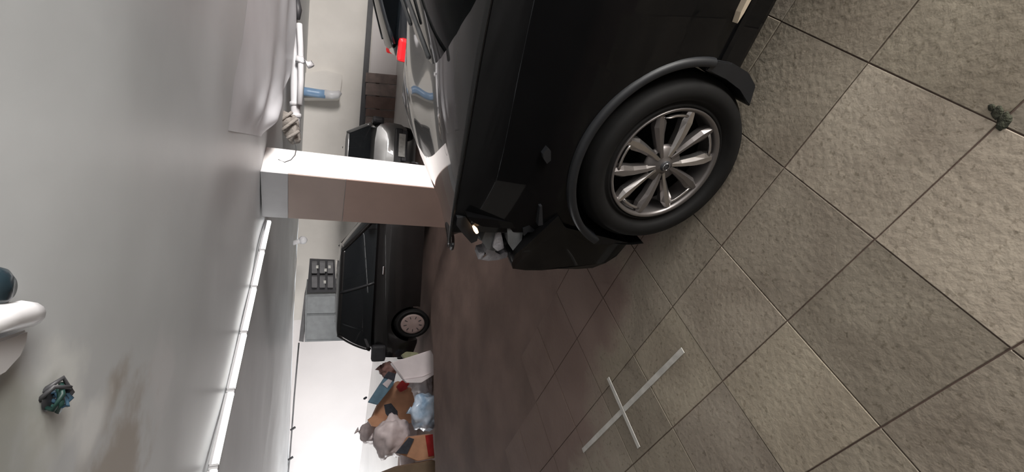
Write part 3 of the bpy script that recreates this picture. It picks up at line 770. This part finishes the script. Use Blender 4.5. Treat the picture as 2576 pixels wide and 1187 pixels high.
# torn bumper corner in front of the wheel
bf = [(.31, .735), (.38, .775), (.455, .805), (.52, .79), (.565, .765), (.578, .70), (.575, .625), (.555, .56), (.556, .46), (.548, .385), (.50, .348), (.445, .328), (.36, .322), (.355, .36), (.373, .43), (.368, .50), (.345, .575), (.30, .65), (.25, .70)]
bm = bmesh.new()
def bump_pt(x, z, d): return (x, -.012 - .9 * max(0, x - .36) ** 1.6 - .05 * max(0, .5 - z) + d, z + zo)
A_ = [bm.verts.new(bump_pt(x, z, 0)) for x, z in bf]; B_ = [bm.verts.new(bump_pt(x, z, -.10)) for x, z in bf]
bm.faces.new(A_); bm.faces.new(B_[::-1])
for k in range(len(bf)): bm.faces.new((A_[k], A_[(k + 1) % len(bf)], B_[(k + 1) % len(bf)], B_[k]))
bmesh.ops.triangulate(bm, faces=bm.faces[:])
o = bobj('bumper_corner', bm, M_blackside, CAR); auto_smooth(o, 40)
# remaining bumper round the front and grille, mostly hidden
def front_band(name, z0, z1, off, v0, v1, material, th=.05):
    vs, fs = grid(24, 3, lambda u, v: (Xp(.29, lerp(v0, v1, u)) + off + .03 * math.sin(math.pi * v), lerp(v0, v1, u) - CW, lerp(z0, z1, v) + zo))
    o = obj(name, vs, fs, material, CAR, True); md = o.modifiers.new('t', 'SOLIDIFY'); md.thickness = th
    return o
front_band('front_bumper', .26, .58, .03, -.86, .30, M_black)
front_band('grille', .58, .74, .0, -.45, .45, M_plast)
for z in (.62, .66, .70): front_band('grille_bar', z, z + .012, .03, -.44, .44, M_chrome, .02)
front_band('headlamp', .76, .90, .005, -.84, -.42, M_chrome)
front_band('crash_beam', .46, .54, -.05, .2, .72, M_shard)
# debris hanging where the headlamp was
def on_car(x, y, Y):    # photo direction on the car-side plane y = Y, in car coordinates
    ex = Vector((math.cos(PHI), math.sin(PHI), 0)); ey = Vector((-math.sin(PHI), math.cos(PHI), 0))
    v = ray(x, y); o = EYE - WC; t = (Y - o.dot(ey)) / v.dot(ey); p = o + v * t
    return Vector((p.dot(ex), Y, p.z + zo))
def shard(name, px, Y, th, material, tilt=0, bev=.004):
    a = [on_car(x, y, Y + tilt * (i % 3 - 1)) for i, (x, y) in enumerate(px)]
    return solid(name, a, (0, -th, 0), material, CAR)
shard('lamp_bracket', [(1232, 548), (1246, 546), (1258, 568), (1264, 600), (1268, 622), (1250, 632), (1226, 628), (1212, 606), (1222, 580)], -.10, .05, M_shard)
shard('lamp_bracket', [(1248, 590), (1258, 578), (1264, 600), (1268, 624), (1252, 632), (1240, 622)], -.085, .01, M_shardl)
shard('bumper_bracket', [(1276, 568), (1302, 570), (1316, 582), (1312, 606), (1304, 624), (1290, 630), (1278, 612)], -.06, .06, M_shard)
shard('bumper_bracket', [(1316, 575), (1332, 566), (1358, 572), (1366, 562), (1368, 578), (1350, 584), (1328, 584), (1318, 594)], -.045, .03, M_plast2)
shard('torn_edge', [(1358, 520), (1364, 518), (1366, 566), (1354, 568)], -.012, .03, M_plast2)
shard('lamp_shell', [(1203, 652), (1206, 640), (1220, 636), (1228, 622), (1240, 618), (1246, 634), (1258, 640), (1270, 634), (1280, 636), (1274, 648), (1252, 654), (1228, 656)], -.12, .06, M_shardl)
shard('lamp_reflector', [(1214, 645), (1222, 638), (1224, 642), (1216, 648)], -.112, .012, M_chrome)
shard('broken_housing', [(1150, 548), (1172, 546), (1186, 566), (1200, 560), (1206, 580), (1200, 606), (1186, 612), (1166, 590), (1148, 566)], -.09, .10, M_plast)
shard('wing_fragment', [(1176, 545), (1200, 548), (1240, 552), (1290, 560), (1320, 566), (1300, 575), (1262, 574), (1215, 570), (1192, 560)], -.055, .06, M_blackside)
bl = on_car(1196, 577, -.07)
bm = bmesh.new(); tube(bm, [bl + Vector((-.014, 0, .012)), bl, bl + Vector((.014, 0, -.010))], [.004, .008, .006], 10); bobj('indicator_bulb', bm, M_orange, CAR, True)
bm = bmesh.new(); tube(bm, [on_car(x, y, -.10) for x, y in ((1176, 566), (1188, 562), (1197, 559))], .0025, 6); bobj('torn_wire', bm, M_shardl, CAR, True)
bm = bmesh.new(); tube(bm, [on_car(x, y, -.10) for x, y in ((1150, 547), (1162, 545), (1175, 546))], .002, 6); bobj('torn_wire', bm, M_shardl, CAR, True)
# chip on the wing beside the arch
shard('badge', [(1366, 388), (1378, 372), (1386, 380), (1386, 404), (1376, 412), (1368, 400)], -.004, .02, M_plast2)

# ------------------------------------------------------------------ rubbish heap beyond the floor edge
M_card = mat('cardboard_orange', (.55, .29, .17), .75, noise_amt=.25, noise_scale=5)
M_cardb = mat('cardboard_brown', (.20, .14, .09), .8, noise_amt=.3, noise_scale=5)
M_bagw = mat('plastic_bag_white', (.72, .66, .67), .4, noise_amt=.12, noise_scale=5)
M_bagp = mat('plastic_bag_pinkish', (.56, .48, .48), .45, noise_amt=.25, noise_scale=6)
M_bagb = mat('plastic_bag_blue', (.20, .30, .42), .3, col2=(.52, .60, .70), noise_scale=7)
M_cart = mat('carton_blue', (.17, .29, .38), .5, noise_amt=.4, noise_scale=6)
M_redc = mat('carton_red', (.45, .03, .03), .5, noise_amt=.3)
M_yel = mat('paper_yellowgreen', (.42, .42, .26), .7, noise_amt=.3)
M_ink = mat('printed_ink', (.05, .055, .07), .7, noise_amt=.4, noise_scale=20)
away = (at(1010, 1020, 7) - EYE); away.z = 0; away.normalize()
def carton(name, px, D, depth, material, label, cat='cardboard', dz=0, skew=None):
    cen = sum((at(x, y, D) for x, y in px), Vector()) / len(px)
    t = empty(name, cen)
    a = [at(x, y, D + (skew[i] if skew else 0)) - cen for i, (x, y) in enumerate(px)]
    solid('panel', a, away * depth, material, t, .008)
    tag(t, label, cat, 'rubbish heap'); return t, cen
def extra(t, cen, name, px, D, th, material):
    return solid(name, [at(x, y, D) - cen for x, y in px], away * th, material, t)
def bag(name, px, D, size, material, seed, label):
    c = at(*px, D); t = empty(name, c)
    blob('bag_body', (0, 0, 0), size, material, seed, .26, 4, t, 1.7)
    bm = bmesh.new(); tube(bm, [(0, 0, size[2] * .7), (.02, 0, size[2] * .95), (.05, .01, size[2] * 1.15)], [.07, .025, .06], 10); bobj('knot', bm, material, t, True)
    tag(t, label, 'rubbish bag', 'rubbish heap'); return t
t, c = carton('cardboard_sheet', [(938, 1048), (960, 1000), (1000, 958), (1042, 968), (1050, 1010), (1040, 1062), (990, 1075), (930, 1062)], 7.15, .22, M_card, 'large orange cardboard piece with dark print in the rubbish heap')
extra(t, c, 'dark_print', [(966, 1018), (984, 1014), (1000, 1034), (1002, 1058), (986, 1060), (970, 1040)], 7.145, .01, M_ink)
extra(t, c, 'fold_edge', [(926, 1056), (942, 1044), (988, 1064), (980, 1078), (936, 1072)], 7.08, .12, M_card)
t, c = carton('drink_carton', [(926, 1012), (968, 948), (994, 944), (990, 968), (950, 1018)], 6.95, .1, M_cart, 'slim blue-grey carton leaning at the top of the rubbish heap')
extra(t, c, 'carton_flap', [(966, 948), (978, 934), (996, 940), (992, 958)], 6.93, .08, M_ink)
extra(t, c, 'pale_side', [(962, 966), (980, 950), (988, 956), (974, 976)], 6.94, .01, M_bagw)
t, c = carton('white_board', [(984, 912), (1084, 880), (1094, 900), (1096, 934), (1062, 948), (1016, 955)], 6.45, .12, M_bagw, 'white folded paper board on top of the rubbish heap')
extra(t, c, 'folded_flap', [(1016, 955), (1064, 948), (1096, 934), (1096, 940), (1060, 962), (1024, 962)], 6.42, .10, M_bagw)
bag('white_rubbish_bag', (1062, 972), 6.9, (.25, .17, .17), M_bagw, 4, 'white rubbish bag under the folded paper board')
t, c = carton('red_packet', [(998, 972), (1012, 956), (1032, 958), (1024, 978), (1008, 986)], 6.98, .1, M_redc, 'small dark red packet stuck in the rubbish heap', 'packet')
bag('blue_rubbish_bag', (1070, 1036), 6.5, (.28, .2, .22), M_bagb, 9, 'blue and clear rubbish bag at the floor edge')
bag('pinkish_rubbish_bag', (984, 1102), 6.7, (.32, .2, .26), M_bagp, 14, 'pinkish white rubbish bag below the orange cardboard')
bag('small_rubbish_bag', (945, 1085), 7.6, (.22, .14, .27), M_bagp, 19, 'small pale rubbish bag on the outer side of the heap')
t, c = carton('cardboard_box', [(1006, 1142), (1030, 1100), (1088, 1092), (1094, 1152), (1050, 1160)], 6.15, .22, M_card, 'orange cardboard box with red edge at the floor edge')
extra(t, c, 'red_edge', [(1070, 1095), (1089, 1092), (1092, 1146), (1078, 1148)], 6.14, .01, M_redc)
extra(t, c, 'dark_flap', [(996, 1140), (1030, 1100), (1042, 1104), (1024, 1142)], 6.12, .05, M_ink)
carton('brown_board', [(960, 1192), (1000, 1176), (1095, 1158), (1100, 1200), (1000, 1215)], 6.05, .2, M_cardb, 'flat brown board at the bottom corner of the rubbish heap')
t, c = carton('crumpled_paper', [(1010, 892), (1022, 884), (1050, 886), (1056, 892), (1040, 902), (1018, 902)], 6.95, .1, M_yel, 'crumpled yellow-green paper above the white board', 'paper')
carton('wrapper', [(913, 1002), (922, 996), (925, 1000), (917, 1006)], 7.2, .05, M_ink, 'tiny dark wrapper lying beside the rubbish heap', 'wrapper')
bag('rust_rubbish_bag', (976, 930), 7.35, (.14, .10, .14), mat('bag_rust', (.36, .20, .17), .5, noise_amt=.4), 23, 'small rust-brown rubbish bag behind the white board')
# the heap's hidden core, so nothing floats
hp = blob('sack_pile', at(1045, 1055, 7.9) + Vector((0, 0, -.15)), (.95, .22, .6), M_bagp, 31, .25, 4)
tag(hp, 'dull pale sack at the bottom of the rubbish heap', 'rubbish bag', 'rubbish heap')
# moss growing in the paving joint at the picture's right
ms = atz(2528, 300, GZ); mt_ = mat('moss_green', (.05, .052, .032), .95, noise_amt=.5, noise_scale=60, bump=.6, bump_scale=90)
mo = empty('moss_clump', ms)
for k, (dx, dy, r0) in enumerate(((0, 0, .014), (.02, .012, .011), (-.014, .006, .009), (.034, .024, .007))):
    blob('tuft', (dx, dy, .001), (r0 * 1.5, r0, .004), mt_, 40 + k, .5, 2, mo, 3)
tag(mo, 'dark green moss clump in the paving joint at the right edge', 'moss')
